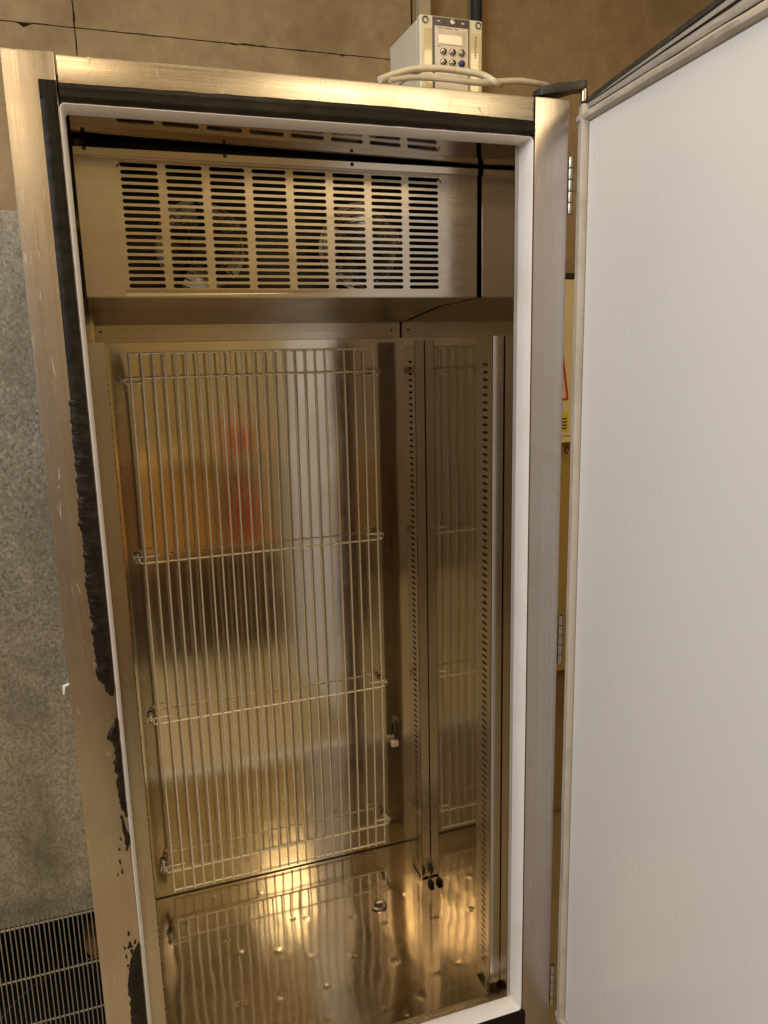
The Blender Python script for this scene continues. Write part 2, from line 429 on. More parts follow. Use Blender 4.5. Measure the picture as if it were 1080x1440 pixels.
# dented floor pan
dents = []
for px, py, dp, rad in [(496,1290,-1.4,.007),(614,1292,1.5,.007),(495,1344,1.5,.007),(556,1351,-1.6,.008),(612,1367,1.5,.007),
        (665,1395,-1.0,.007),(591,1401,-1.1,.008),(561,1323,-.8,.006),(535,1422,1.0,.008),(574,1424,-1.0,.007),(461,1387,1.1,.007),
        (541,1298,.9,.005),(480,1243,1.3,.007),(565,1256,1.0,.006),(440,1346,.9,.008),(462,1432,.9,.007),
        (365,1256,1.2,.005),(319,1322,-1.1,.007),(337,1340,1.2,.007),(392,1338,1.3,.007),(261,1300,-1.1,.008),(300,1262,.9,.006),
        (430,1292,-1.0,.007),(395,1400,-1.2,.008),(340,1410,1.0,.008),(412,1292,.9,.006),(520,1240,-.8,.006),(645,1355,.9,.006)]:
    q = at(px, py, 2, FZ); dents.append((q.x, q.y, dp*random.uniform(.18, .45)*.001, rad*random.uniform(.6, 1.0)))
def pan(x, y):
    z = FZ + .00055*fbm(x*8, y*5, 2.2, 2)*edge(x, IX0, IX1) + .00009*fbm(x*30, y*14, 5.2, 2)*edge(y, .03, IY1, .1)
    for dx, dy, dp, r in dents:
        d2 = ((x-dx)**2 + (y-dy)**2)/(r*r)
        if d2 < 9: z += dp*math.exp(-d2)
    return (x, y, z)
part('floor_pan', MB().grid(lin(IX0, IX1, 230), lin(.0302, IY1, 190), pan), M['pan'], fr, 0, 80)
q = at(533, 1274, 2, FZ)
dr = part('drain', MB().lathe([(.0062, -.001), (.0072, .0020), (.0100, .0034), (.0140, .0038), (.0158, .0030), (.0164, .0002)], (q.x, q.y, FZ+.0005), 2, 28), M['cover'], fr, 0, 50)
part('drain_hole', MB().lathe([(0, .0010), (.0070, .0010), (.0074, .0004)], (q.x, q.y, FZ+.0005), 2, 24), M['gap'], dr)
# thin sealant seam along the foot of the back wall
part('seam', MB().tube([(IX0+.002, IY1-.0012, FZ+.001), (IX1-.002, IY1-.0012, FZ+.001)], .0007, 6), M['dark_metal'], fr)

# pilasters: slotted channels on the side walls
def pilaster(xw, xf, y0, dy, z0, z1):
    mb = MB()
    sgn = 1 if xf > xw else -1
    mb.box(min(xw, xf-sgn*.0012), max(xw, xf-sgn*.0012), y0, y0+.0012, z0, z1)             # front flange
    mb.box(min(xw, xf-sgn*.0012), max(xw, xf-sgn*.0012), y0+dy-.0012, y0+dy, z0, z1)      # rear flange
    ya, yb, sa, sb = y0, y0+dy, y0+.014, y0+.031
    pitch, sh = .0113, .0042
    n = int((z1-z0-.05)/pitch); zz = z0+.028
    mb.quad((xf, ya, z0), (xf, sa, z0), (xf, sa, z1), (xf, ya, z1))
    mb.quad((xf, sb, z0), (xf, yb, z0), (xf, yb, z1), (xf, sb, z1))
    prev = z0
    for i in range(n):
        a = zz + i*pitch
        mb.quad((xf, sa, prev), (xf, sb, prev), (xf, sb, a), (xf, sa, a)); prev = a+sh
        xi = xf - sgn*.0012
        for p_, q_ in (((sa, a), (sb, a)), ((sa, prev), (sb, prev)), ((sa, a), (sa, prev)), ((sb, a), (sb, prev))):
            mb.quad((xf, *p_), (xf, *q_), (xi, *q_), (xi, *p_))
        if i % 4 == 2:
            ym = (sa+sb)/2
            mb.box(min(xf, xf+sgn*.0008), max(xf, xf+sgn*.0008), ym-.0015, ym+.0015, prev+.0012, prev+.0042)
    mb.quad((xf, sa, prev), (xf, sb, prev), (xf, sb, z1), (xf, sa, z1))
    return mb
for xw, xf in ((IX0+.0002, .0796), (IX1-.0015, .615)):
    part('pilaster', pilaster(xw, xf, .0573, .053, .2125, 1.3122), M['pilaster'], fr)
    part('pilaster', pilaster(xw, xf, .372, .056, .2035, 1.3122), M['pilaster'], fr)

# evaporator cover with its slots
EY = .1421; EZ0, EZ1 = 1.3735, 1.5585
def grille_mesh():
    bm = bmesh.new()
    cw, ch, sw, sh = .0574, .00897, .0475, .0054
    x0 = .1175-.005; z0 = 1.3866-.0018-(ch-sh)/2
    N = 6; r = sh/2
    hole = []
    for cx, a0 in ((sw-r, -90), (r, 90)):
        for i in range(N+1):
            a = math.radians(a0 + 180*i/N); hole.append((.005+cx+r*math.cos(a), ch/2+r*math.sin(a)))
    outer = [(0,0), (cw,0), (cw,ch), (0,ch)]
    for i in range(8):
        for j in range(18):
            ox, oz = x0+i*cw, z0+j*ch
            vo = [bm.verts.new((ox+u, EY, oz+v)) for u, v in outer]
            vh = [bm.verts.new((ox+u, EY, oz+v)) for u, v in hole]
            n = len(vh)//2   # right arc 0..N, left arc N+1..2N+1
            R, Lf = vh[:n], vh[n:]
            bm.faces.new((vo[1], vo[2]) + tuple(R[::-1]))
            bm.faces.new((vo[3], vo[0]) + tuple(Lf[::-1]))
            bm.faces.new((vo[2], vo[3], Lf[0], R[-1]))
            bm.faces.new((vo[0], vo[1], R[0], Lf[-1]))
    X1 = x0+8*cw; Z1 = z0+18*ch
    def q(a, b, c_, d):
        bm.faces.new([bm.verts.new((x, EY, z)) for x, z in ((a, c_), (b, c_), (b, d), (a, d))])
    xa, xb = .0622, .6305
    q(xa, x0, EZ0, EZ1-.010); q(X1, xb, EZ0, EZ1-.010); q(x0, X1, EZ0, z0); q(x0, X1, Z1, EZ1-.010)
    # rolled lip on top and returns
    def s(pts, pts2):
        for i in range(len(pts)-1):
            bm.faces.new([bm.verts.new(p) for p in (pts[i], pts2[i], pts2[i+1], pts[i+1])])
    prof = [(EY, EZ1-.010), (EY-.0008, EZ1-.0092), (EY-.003, EZ1-.0085), (EY-.0045, EZ1-.0005), (EY-.003, EZ1+.0008), (EY+.03, EZ1+.0015)]
    s([(xa, y, z) for y, z in prof], [(xb, y, z) for y, z in prof])
    for x in (xa, xb):
        bm.faces.new([bm.verts.new(p) for p in ((x, EY, EZ0), (x, EY+.11, EZ0-.001), (x, EY+.11, EZ1), (x, EY, EZ1))])
    bmesh.ops.remove_doubles(bm, verts=bm.verts, dist=1e-5)
    bmesh.ops.recalc_face_normals(bm, faces=bm.faces)
    me = bpy.data.meshes.new('evaporator_cover')
    o = world_origin(fr)
    for v in bm.verts: v.co = v.co - o
    bm.to_mesh(me); bm.free()
    return me
me = grille_mesh(); me.materials.append(M['cover'])
ec = bpy.data.objects.new('evaporator_cover', me); COL.objects.link(ec); ec.parent = fr
md = ec.modifiers.new('sheet', 'SOLIDIFY'); md.thickness = .0011; md.offset = 0
for px, py in ((316, 219), (495, 231), (118, 208)):
    q = at(px, py, 1, EY-.004)
    part('screw', MB().lathe([(0, -.0022), (.0018, -.0018), (.0028, -.0004), (.0029, 0.0006)], (q.x, EY-.0042, q.z), 1, 12), M['dark_metal'], ec, 0, 50)
# drip tray under it, and the strip where it meets the back wall
T = [(EY+.001, EZ0-.0012), (.302, 1.3678), (.461, 1.3505), (.4985, 1.3492)]
mb = MB(); P = T + [(y, z+.0014) for y, z in T[::-1]]
mb.prism(P, lambda u, v, x: (x, u, v), .0645, .6312)
part('drip_tray', mb, M['tray'], fr)
led = part('tray_ledge', MB().box(.0645, .6312, .4995, .5035, 1.3185, 1.3497), M['cover'], fr, .0008)
for px, py in ((141, 467), (551, 464)):
    q = at(px, py, 1, .499)
    part('screw', MB().lathe([(0, -.0016), (.0016, -.0012), (.0022, .0003)], (q.x, .4993, q.z), 1, 12), M['dark_metal'], led, 0, 50)
# coil and two fans behind the slots
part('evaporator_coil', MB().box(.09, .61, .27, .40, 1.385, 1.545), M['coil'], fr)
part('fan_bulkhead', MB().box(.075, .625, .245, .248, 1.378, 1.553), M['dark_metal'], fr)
for fx, fz in ((.222, 1.448), (.462, 1.452)):
    hub = part('fan', MB().lathe([(0, -.022), (.016, -.022), (.020, -.018), (.020, .012)], (fx, .215, fz), 1, 20), M['dark_metal'], fr, 0, 40)
    for k in range(5):
        mb = MB(); a0 = 2*math.pi*k/5 + fx*9
        def bl(u, v):
            r = .018 + .046*u; a = a0 + (v-.5)*(.75+.35*u) + .25*u
            return (fx + r*math.cos(a), .207 + (v-.5)*.026, fz + r*math.sin(a))
        mb.grid(lin(0, 1, 5), lin(0, 1, 6), bl)
        part('fan_blade', mb, M['fan'], hub, 0, 60)
    mb = MB()
    for rr in (.024, .034, .044, .054, .064):
        mb.tube([(fx+rr*math.cos(t), .183, fz+rr*math.sin(t)) for t in [2*math.pi*i/40 for i in range(40)]], .0009, 5, closed=True)
    for k in range(4):
        a = math.pi/4 + k*math.pi/2
        mb.tube([(fx+.02*math.cos(a), .184, fz+.02*math.sin(a)), (fx+.066*math.cos(a), .184, fz+.066*math.sin(a)), (fx+.066*math.cos(a), .245, fz+.066*math.sin(a))], .0012, 5)
    part('fan_guard', mb, M['dark_metal'], hub, 0, 60)

# pegs on the back wall that hold the wire guard
PEGZ = (1.2545, .9260, .6055, .2835)
for z in PEGZ:
    for x in (.1005, .578):
        mb = MB(); mb.lathe([(.0068, .0), (.0060, -.0015), (.0044, -.0018), (.0036, -.004), (.0036, -.034), (.0026, -.0355), (0, -.0355)], (x, IY1-.003, z), 1, 14)
        part('peg', mb, M['hinge'], fr, 0, 40)
# temperature probe hanging from a hole in the back wall
h = at(556, 1013, 1, IY1-.004); e = at(555, 1045, 1, IY1-.012)
g = part('grommet', MB().tube([(h.x+.0058*math.cos(t), IY1-.005, h.z+.0058*math.sin(t)) for t in [2*math.pi*i/16 for i in range(16)]], .0016, 6, closed=True), M['hinge'], fr, 0, 60)
part('probe_wire', MB().tube([(h.x, IY1-.001, h.z), (h.x-.0005, IY1-.011, h.z-.002), (h.x+.0005, IY1-.013, h.z-.012), (e.x+.001, IY1-.012, e.z+.004)], .0016, 8), M['black'], g, 0, 60)
part('probe_clip', MB().box(e.x-.0085, e.x+.0075, IY1-.018, IY1-.006, e.z-.0065, e.z+.006), M['white_clip'], g, .0025, 50, segs=3)

# black seal and torn sealant round the opening
def ragged_strip(zs, fl, fr_, y0, y1, jit=.0012, seed=0.0, jit2=.0003):
    """strip along z with ragged left edge"""
    mb = MB(); L = []; R = []
    for z in zs:
        L.append((fl(z) + jit*(.7*fbm(z*110, seed, 1, 5) + .55*fbm(z*23, seed, 4, 3)), z)); R.append((fr_(z) + jit2*fbm(z*60, seed+5, 2, 3), z))
    poly = L + R[::-1]
    n = len(zs); base = 0
    K = 5
    for i, z in enumerate(zs):
        for k in range(K+1):
            u = k/K; x = L[i][0] + (R[i][0]-L[i][0])*u
            prof = math.sin(math.pi*min(1, max(0, u)))**.5
            mb.v.append((x, y0 + (y1-y0)*prof*(1 + .35*fbm(x*160, z*70, seed+9, 3)), z))
    for i in range(n-1):
        for k in range(K):
            a = i*(K+1)+k; mb.f.append((a, a+1, a+K+2, a+K+1))
    return mb
def pw(pts):
    def f(z):
        for (a, va), (b, vb) in zip(pts, pts[1:]):
            if min(a, b) <= z <= max(a, b): return va + (vb-va)*(z-a)/(b-a)
        return pts[-1][1]
    return f
def zr(a, b, st=.0018): return lin(a, b, max(3, int(abs(b-a)/st)))
RX = XL-.0016
part('seal_strip', ragged_strip(zr(1.5918, 1.243), lambda z: .0352, lambda z: RX, -.0004, -.0036, .0002, 1, .0001), M['seal'], fr, 0, 70)
part('sealant', ragged_strip(zr(1.246, .872), pw([(1.246, .0325), (1.2, .0335), (1.1, .0318), (1.0, .0322), (.90, .0338), (.885, .040), (.872, .046)]), pw([(1.246, RX), (.88, RX), (.872, .0515)]), -.0004, -.0044, .0040, 3), M['tape'], fr, 0, 70)
part('sealant', ragged_strip(zr(.838, .700), pw([(.838, .050), (.82, .0405), (.812, .039), (.805, .0452), (.76, .0435), (.72, .0455), (.70, .050)]), lambda z: RX, -.0004, -.0040, .0046, 6), M['tape'], fr, 0, 70)
part('sealant', ragged_strip(zr(.700, .652), pw([(.700, .0445), (.68, .0455), (.662, .0455), (.652, .049)]), pw([(.7, .048), (.685, .050), (.672, .0535), (.66, .0535), (.652, .051)]), -.0004, -.0036, .0034, 9), M['tape'], fr, 0, 70)
part('sealant', ragged_strip(zr(.505, .12), pw([(.505, .0515), (.48, .038), (.45, .033), (.12, .031)]), lambda z: RX, -.0004, -.0040, .0030, 12), M['tape'], fr, 0, 70)
sp = [(168,1195),(169,1212),(166,1230),(178,1195),(172,1225),(181,1312),(183,1330),(178,1345),(190,1325),(176,1334),(186,1339),(170,1180),(180,1358)]
for k, (px, py) in enumerate(sp):
    q = at(px, py, 1, 0)
    rr = [.0016, .0022, .0014, .0012, .0018, .0032, .0038, .0024, .0026, .002, .003, .002, .0018][k]
    P = []
    for i in range(14):
        a = 2*math.pi*i/14; f = .35 + 1.5*abs(fbm(math.cos(a)*1.3+k*3.1, math.sin(a)*1.3, k*.7, 3))
        P.append((q.x + rr*f*math.cos(a)*(.7 if k % 3 else 1.1), q.z + rr*f*math.sin(a)*(2.6 if k % 3 == 1 else 1.3)))
    part('sealant_speck', MB().prism(P, lambda u, v, y: (u, y, v), -.0012, -.0001), M['tape'], fr)
def ragged_h(x0, x1, zl, zu, y0, y1, seed):
    mb = MB(); xs = lin(x0, x1, 220); K = 6
    for x in xs:
        for k in range(K+1):
            u = k/K
            z = zl(x) + (zu(x)-zl(x))*u + .0006*fbm(x*40, u*3, seed, 3)*(1 if k in (0, K) else .3)
            prof = [0, .75, 1, .55, .9, .8, 0][k]
            mb.v.append((x, y0+(y1-y0)*prof*(1+.18*fbm(x*18, k, seed+2)), z))
    for i in range(len(xs)-1):
        for k in range(K):
            a = i*(K+1)+k; mb.f.append((a, a+1, a+K+2, a+K+1))
    return mb
part('seal_strip', ragged_h(.0556, .6465, lambda x: ZT+.0016, pw([(.05, 1.5915), (.3, 1.5935), (.45, 1.594), (.66, 1.5905)]), .0002, -.0042, 3), M['seal'], fr, 0, 70)
part('seal_strip', MB().box(.0353, .0534, -.0032, -.0003, 1.5735, 1.5928), M['seal'], fr, .0012, 50)
part('seal_strip', ragged_h(.0556, .6520, lambda x: .165, lambda x: ZB-.0014, .0002, -.0046, 8), M['seal'], fr, 0, 70)

# butt hinges on the right stile
for z0, z1 in ((1.474, 1.549), (.812, .890), (.190, .268)):
    hg = part('hinge', MB().box(.7004, .7024, .004, .040, z0, z1), M['hinge'], fr, .0005)
    n = 5; hh = (z1-z0)/n
    for k in range(n):
        part('knuckle', MB().tube([(.7052, .0015, z0+k*hh+.0006), (.7052, .0015, z0+(k+1)*hh-.0006)], .0040, 14), M['hinge'], hg, .0004, 40)
    part('leaf', MB().box(.7064, .7080, -.0015, .0052, z0, z1), M['dark_metal'], hg)
# black top pivot bracket with its pin
A = Vector((.655, .020, 1.6285)); B = Vector((.7190, -.010, 1.6365))
mb = MB(); d = (B-A).normalized(); s_ = Vector((-d.y, d.x, 0)).normalized()
P = []
for t, wd, th in ((0, .006, .005), (.15, .014, .010), (.45, .016, .0125), (.75, .010, .0105), (.92, .010, .0115), (1.0, .007, .009)):
    P.append((A + (B-A)*t, wd, th))
for i, (p_, wd, th) in enumerate(P):
    for a, b_ in ((-1,-1), (1,-1), (1,1), (-1,1)):
        mb.v.append(tuple(p_ + s_*wd*a + Vector((0,0,th*.5*b_))))
for i in range(len(P)-1):
    for k in range(4):
        mb.f.append((i*4+k, i*4+(k+1)%4, (i+1)*4+(k+1)%4, (i+1)*4+k))
mb.f += [(3,2,1,0), tuple(len(P)*4-4+k for k in range(4))]
br = part('pivot_bracket', mb, M['black'], fr, .0012, 40)
part('pivot_pin', MB().tube([(.7155, -.0105, 1.6315), (.7155, -.0105, 1.6165), (.7155, -.0105, 1.6155)], [.0047, .0047, .0038], 14), M['hinge'], br, 0, 40)

# door: hinged on the right, swung out a little short of square
DP = Vector((.727, .006, 0)); DA = math.radians(5.7)
DE = Vector((-math.sin(DA), -math.cos(DA), 0)); DN = Vector((-math.cos(DA), math.sin(DA), 0))
def dpt(s, t, z): return DP + DE*s + DN*t + Vector((0, 0, z))
def dbox(mb, s0, s1, t0, t1, z0, z1):
    n = len(mb.v); mb.v += [tuple(dpt(s, t, z)) for z in (z0, z1) for t in (t0, t1) for s in (s0, s1)]
    mb.f += [tuple(n+i for i in q_) for q_ in ((0,2,3,1),(4,5,7,6),(0,1,5,4),(2,6,7,3),(0,4,6,2),(1,3,7,5))]
    return mb
DZ0, DZ1, DS = .150, 1.6185, .690
def dtop(s): return 1.6190 + .051*min(s, .34)
mb = MB(); ns_ = 24
for s in lin(0, DS, ns_):
    mb.v += [tuple(dpt(s, t, z)) for t, z in ((-.058, DZ0), (-.0005, DZ0), (-.0005, dtop(s)), (-.058, dtop(s)))]
for i in range(ns_):
    for k in range(4): mb.f.append((i*4+k, i*4+(k+1)%4, i*4+4+(k+1)%4, i*4+4+k))
mb.f += [(3,2,1,0), tuple(ns_*4+k for k in range(4))]
door = part('door', mb, M['door_edge'], fr, .002, 40)
part('door_liner', dbox(MB(), .0275, DS-.0275, .0, .0062, DZ0+.027, 1.5895), M['door_white'], door, .003, 40, segs=3)
GP = [(0.0, 0.0), (.0005, .0075), (.0035, .0105), (.0065, .0095), (.0080, .0060), (.0095, .0085), (.0130, .0128), (.0180, .0132), (.0215, .0098), (.0228, .0045), (.0235, 0.0)]
GO = .0015
def vbar(flip):
    mb = MB(); P = [((DS-GO-u) if flip else (GO+u), t) for u, t in GP]
    zs = lin(DZ0+.001, 1.6130, 60); k = len(P); n0 = 0
    for z in zs:
        wob = .0006*fbm(z*8, 3 if flip else 1, 0)
        mb.v += [tuple(dpt(s+wob*(.4+t*60), t*(1+.10*fbm(z*5, 2, 0)), z)) for s, t in P]
    for j in range(len(zs)-1):
        for i in range(k-1):
            a = j*k+i; mb.f.append((a, a+1, a+k+1, a+k))
    return mb
def hbar(top):
    mb = MB(); ss = lin(GO+.001, DS-GO-.001, 80)
    if top:    # inner rib, groove, and an outer flange that has lifted away from the rib
        GT = [(0.0, 0.0), (.0006, .0060), (.0035, .0118), (.0085, .0125), (.0125, .0100), (.0148, .0040), (.0160, .0052), (.0205, .0085), (.60, .0078), (.62, .0045), (.86, .0058), (.88, .0030), (1.0, .0018), (1.02, 0.0)]
    else: GT = GP
    k = len(GT)
    for s in ss:
        hgt = dtop(s)-.0022-1.5905
        for i, (u, t) in enumerate(GT):
            if top: z = 1.5905 + (u if u < .05 else .0205 + (hgt-.0205)*min(1.0, (u-.6)/.4*.75+.25))
            else: z = DZ0+.001+u
            mb.v.append(tuple(dpt(s, t*(1+.14*fbm(s*9, 5+i*.2, 0)), z + .0005*fbm(s*14, i*.4, 2))))
    for j in range(len(ss)-1):
        for i in range(k-1):
            a = j*k+i; mb.f.append((a, a+1, a+k+1, a+k))
    return mb
for m_ in (vbar(False), vbar(True), hbar(True), hbar(False)):
    part('gasket', m_, M['gasket'], door, 0, 45)
def dstrip(zf0, zf1, t0, t1):
    mb = MB(); n = 40
    for s in lin(.0025, DS-.0025, n):
        mb.v += [tuple(dpt(s, t, z + .0004*fbm(s*25, t*300, 1))) for t, z in ((t0, zf0(s)), (t1, zf0(s)), (t1, zf1(s)), (t0, zf1(s)))]
    for i in range(n):
        for k in range(4): mb.f.append((i*4+k, i*4+(k+1)%4, i*4+4+(k+1)%4, i*4+4+k))
    mb.f += [(3,2,1,0), tuple(n*4+k for k in range(4))]
    return mb
M['groove'] = plain('dark_gasket_grime', (.045,.04,.034), .5, .4, 60)
part('gasket_trim', dstrip(lambda s: dtop(s)-.0052, lambda s: dtop(s)+.0006, .0002, .0066), M['groove'], door, 0, 40)
part('gasket_trim', dstrip(lambda s: 1.6056, lambda s: 1.6066, .0030, .0066), M['groove'], door)
part('gasket_trim', dstrip(lambda s: 1.6056 + (dtop(s)-1.6056)*.45, lambda s: 1.6063 + (dtop(s)-1.6056)*.45, .0030, .0090), M['groove'], door)
for s0, s1, z0, z1 in ((.0247, .0270, DZ0+.024, 1.5905), (DS-.0270, DS-.0247, DZ0+.024, 1.5905)):
    part('gasket_trim', dbox(MB(), s0, s1, 0, .0050, z0, z1), M['gasket_trim'], door, .0006)
part('gasket_trim', dbox(MB(), .0272, DS-.0272, 0, .0044, 1.5897, 1.5912), M['gasket_trim'], door)

# ------------------------------------------------------------------ wire guard hung on the pegs
RY = .470
rk = thing('wire_guard', (.342, RY, .233), 'upright plated wire guard hung on pegs against the back of the refrigerator', 'wire rack')
o0 = world_origin(rk)
X0, X1, Z0, Z1 = .1180, .5672, .2335, 1.3010
me = None
for i in range(24):
    x = X0 + (X1-X0)*i/23
    if i % 6 == 0:
        bow = .0016*(1 if (i//6) % 2 else -1)
        me = MB().tube([(bow*math.sin(math.pi*t)+.0006*math.sin(9*t+i), .0004*math.sin(7*t+i), Z0+(Z1-Z0)*t) for t in lin(0, 1, 16)], .00185, 8).mesh('wire', (0,0,o0.z), 0, 50)
        me.materials.append(M['wire'])
    o = bpy.data.objects.new('wire', me); COL.objects.link(o); o.parent = rk
    o.location = (x-o0.x + random.uniform(-.0006, .0006), 0, 0)
cyy = RY+.0036
for z in (Z1-.0016, Z0+.0016):
    part('crossbar', MB().tube([(X0-.001, cyy, z), (X1+.001, cyy, z)], .0019, 8), M['wire'], rk, 0, 50)
for z in PEGZ:
    zl, zh = z-.0062, z+.0060
    top = z > 1.2
    if top: zl, zh = z+.0020, z-.0068
    L = [(.142, cyy+.001, zh), (.108, cyy+.001, zh), (.1045, cyy+.001, (zl+zh)/2), (.108, cyy, zl)]
    R = [(.574, cyy, zl), (.5785, cyy+.001, (zl+zh)/2), (.574, cyy+.001, zh), (.545, cyy+.001, zh)]
    part('crossbar', MB().tube(L + [(x, cyy, zl) for x in lin(.12, .562, 8)] + R, .0017, 8), M['wire'], rk, 0, 50)
    for x, sg in ((.1005, 1), (.578, -1)):
        ring = [(x + .0052*math.cos(t), cyy+.004+.004*math.sin(t), z + .0052*math.sin(t)) for t in [2*math.pi*i/14 for i in range(12)]]
        part('hook', MB().tube([(x+sg*.007, cyy+.001, (zl+zh)/2)] + ring, .0013, 6), M['wire'], rk, 0, 60)

# crumpled rubber scrap at the foot of the rear pilaster
q = at(612, 1243, 2, FZ)
bm = bmesh.new(); bmesh.ops.create_icosphere(bm, subdivisions=4, radius=1)
for v in bm.verts:
    n = v.co.normalized(); f = 1 + .55*fbm(n.x*2.4, n.y*2.4, n.z*2.4+3, 4)
    v.co = Vector((n.x*.0055*f, n.y*.009*f, max(-.0040, n.z*.0042*f)))
me = bpy.data.meshes.new('rubber_scrap'); bm.to_mesh(me); bm.free(); me.materials.append(M['tape'])
o = bpy.data.objects.new('rubber_scrap', me); COL.objects.link(o); o.location = (.6255, q.y, FZ+.0046)
tag(o, 'crumpled black rubber scrap on the steel floor at the foot of the rear slotted upright', 'rubber scrap')

# ------------------------------------------------------------------ controller on top of the refrigerator
CY = .100
c0 = at(590, 18, 1, CY); c1 = at(679, 30, 1, CY)
cx0, cx1, cz1 = c0.x, c1.x, 1.7445
TOP = H_-.001
ct = thing('controller', ((cx0+cx1)/2, CY+.06, TOP), 'cream plastic controller box with six buttons and a blank display', 'controller')
part('body', MB().box(cx0+.001, cx1-.001, CY+.013, CY+.125, TOP+.001, cz1-.001), M['ctl_body'], ct, .004, 40, segs=3)
part('cover', MB().box(cx0, cx1, CY, CY+.0125, TOP+.0005, cz1), M['ctl_body'], ct, .0045, 40, segs=3)
pw_, ph_ = cx1-cx0, cz1-TOP
def cp(u, v): return cx0 + pw_*u, TOP + ph_*v
def crect(name, u0, u1, v0, v1, t, m, par, bev=.0008, base=0.0):
    a, b = cp(u0, v0); c_, d = cp(u1, v1)
    return part(name, MB().box(a, c_, CY-t, CY-base+.0005, b, d), m, par, bev, 40)
hdr = crect('header_strip', .195, .78, .02, .985, .0012, M['ctl_dark'], ct)
kp = crect('keypad', .225, .755, .03, .890, .0022, M['ctl_face'], ct)
crect('display', .275, .700, .705, .855, .0030, M['lcd'], kp, .0006)
crect('side_window', .06, .185, .05, .86, .0010, M['ctl_cover'], ct, .0005)
crect('side_window', .80, .965, .05, .86, .0010, M['ctl_cover'], ct, .0005)
for r_ in range(2):
    for c_ in range(3):
        x, z = cp(.355+.145*c_, .632-.108*r_)
        mb = MB(); prof = [(0, -.0042), (.0030, -.0040), (.0046, -.0030), (.0052, -.0014), (.0054, 0.0)]
        mb.lathe(prof, (0, 0, 0), 1, 18)
        mb.v = [(x + vx*.95, CY-.0018+vy, z + vz*.86) for vx, vy, vz in mb.v]
        part('button', mb, M['button_blue'] if (r_, c_) == (1, 2) else M['button'], kp, 0, 60)
for u in (.085, .925):
    x, z = cp(u, .945)
    part('cover_screw', MB().lathe([(0, .001), (.0030, .001), (.0034, -.0012), (.0042, -.0016), (.0046, 0.0002)], (x, CY-.0002, z), 1, 18), M['ctl_dark'], ct, 0, 50)
x, z = cp(.50, .945)
part('cover_screw', MB().lathe([(0, -.0030), (.0034, -.0026), (.0042, -.0012), (.0044, 0.0)], (x, CY-.0010, z), 1, 18), M['hinge'], hdr, 0, 50)
for u, v, wu, hv, mm in ((.285, .94, .022, .006, 'ctl_face'), (.67, .94, .022, .006, 'ctl_face'), (.375, .94, .018, .02, 'black'), (.59, .94, .018, .02, 'black')):
    crect('mark', u-wu, u+wu, v-hv, v+hv, .0020, M[mm], hdr, 0)
for u0, u1, v in ((.26, .36, .872), (.38, .50, .872), (.53, .59, .872), (.26, .31, .685), (.64, .69, .675), (.30, .40, .39), (.58, .66, .39)):
    crect('mark', u0, u1, v-.004, v+.003, .0026, M['print'], kp, 0)
for k in range(9):
    v = .60 + .026*k
    crect('mark', .862, .862+.035*(.6+.4*((k*7) % 3)/2), v, v+.014, .0014, M['print'], ct, 0)

# cables looping over the top rail
def smooth_pts(P, n=8):
    P = [Vector(p) for p in P]; out = []
    for i in range(len(P)-1):
        p0 = P[max(0, i-1)]; p1 = P[i]; p2 = P[i+1]; p3 = P[min(len(P)-1, i+2)]
        for k in range(n):
            t = k/n
            out.append(.5*((2*p1) + (p2-p0)*t + (2*p0-5*p1+4*p2-p3)*t*t + (3*p1-p0-3*p2+p3)*t**3))
    out.append(P[-1]); return out
def cable(name, pix, r, m, label, extra=()):
    P = [at(px, py, 1, y) for px, py, y in pix]
    P = [Vector((p.x, p.y, max(p.z, H_+r))) for p in P] + [Vector(e_) for e_ in extra]
    loc = (P[0].x, P[0].y, H_)
    return solo(name, MB().tube(smooth_pts(P), r, 10), m, loc, label, 'cable', smooth=60)
cable('cable', [(534, 112, .045), (556, 104, .055), (585, 97, .06), (620, 96.5, .062), (655, 101, .060), (680, 106, .055), (694, 114, .045), (700, 118, .05)], .0044, M['cable_cream'],
      'pale cream cable arching in front of the controller keypad')
cable('cable', [(560, 116, .085), (580, 106, .07), (610, 108, .055), (640, 112, .05), (670, 116, .045), (700, 115, .05), (730, 114, .055), (752, 117, .06), (768, 120, .075)], .0042, M['cable_grey'],
      'grey cable lying along the top rail below the arching cream cable')
cable('cable', [(548, 113, .040), (580, 109, .045), (615, 110.5, .046), (650, 114, .044), (690, 118, .05), (705, 119, .09)], .0036, M['cable_grey'],
      'thin grey cable squeezed between the top rail and the arching cream cable')

# ------------------------------------------------------------------ neighbouring galvanised cabinet and the wire shelf before its base
GY = .35
gb = thing('cabinet', (-.42, .55, 0), 'spotted galvanised steel cabinet standing to the side of the refrigerator', 'cabinet')
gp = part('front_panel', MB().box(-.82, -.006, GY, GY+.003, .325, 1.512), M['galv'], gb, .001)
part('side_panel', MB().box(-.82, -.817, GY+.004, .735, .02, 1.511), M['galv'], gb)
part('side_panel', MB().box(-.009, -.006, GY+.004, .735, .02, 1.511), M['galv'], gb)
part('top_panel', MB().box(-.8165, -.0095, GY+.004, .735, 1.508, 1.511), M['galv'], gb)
part('rear_panel', MB().box(-.8165, -.0095, .731, .735, .02, 1.507), M['dark_metal'], gb)
part('bottom_panel', MB().box(-.8165, -.0095, GY+.01, .73, .02, .024), M['dark_metal'], gb)
part('base_rail', MB().box(-.8165, -.0095, GY+.004, GY+.009, .02, .045), M['dark_metal'], gb)
q = at(92, 968, 1, GY-.006)
mb = MB(); mb.tube([(q.x+.012, GY-.004, q.z+.012), (q.x+.008, GY-.009, q.z+.008), (q.x-.001, GY-.010, q.z+.006), (q.x-.003, GY-.006, q.z-.010)], [.002, .003, .0034, .002], 6)
part('hook', mb, M['breaker'], gb, 0, 60)
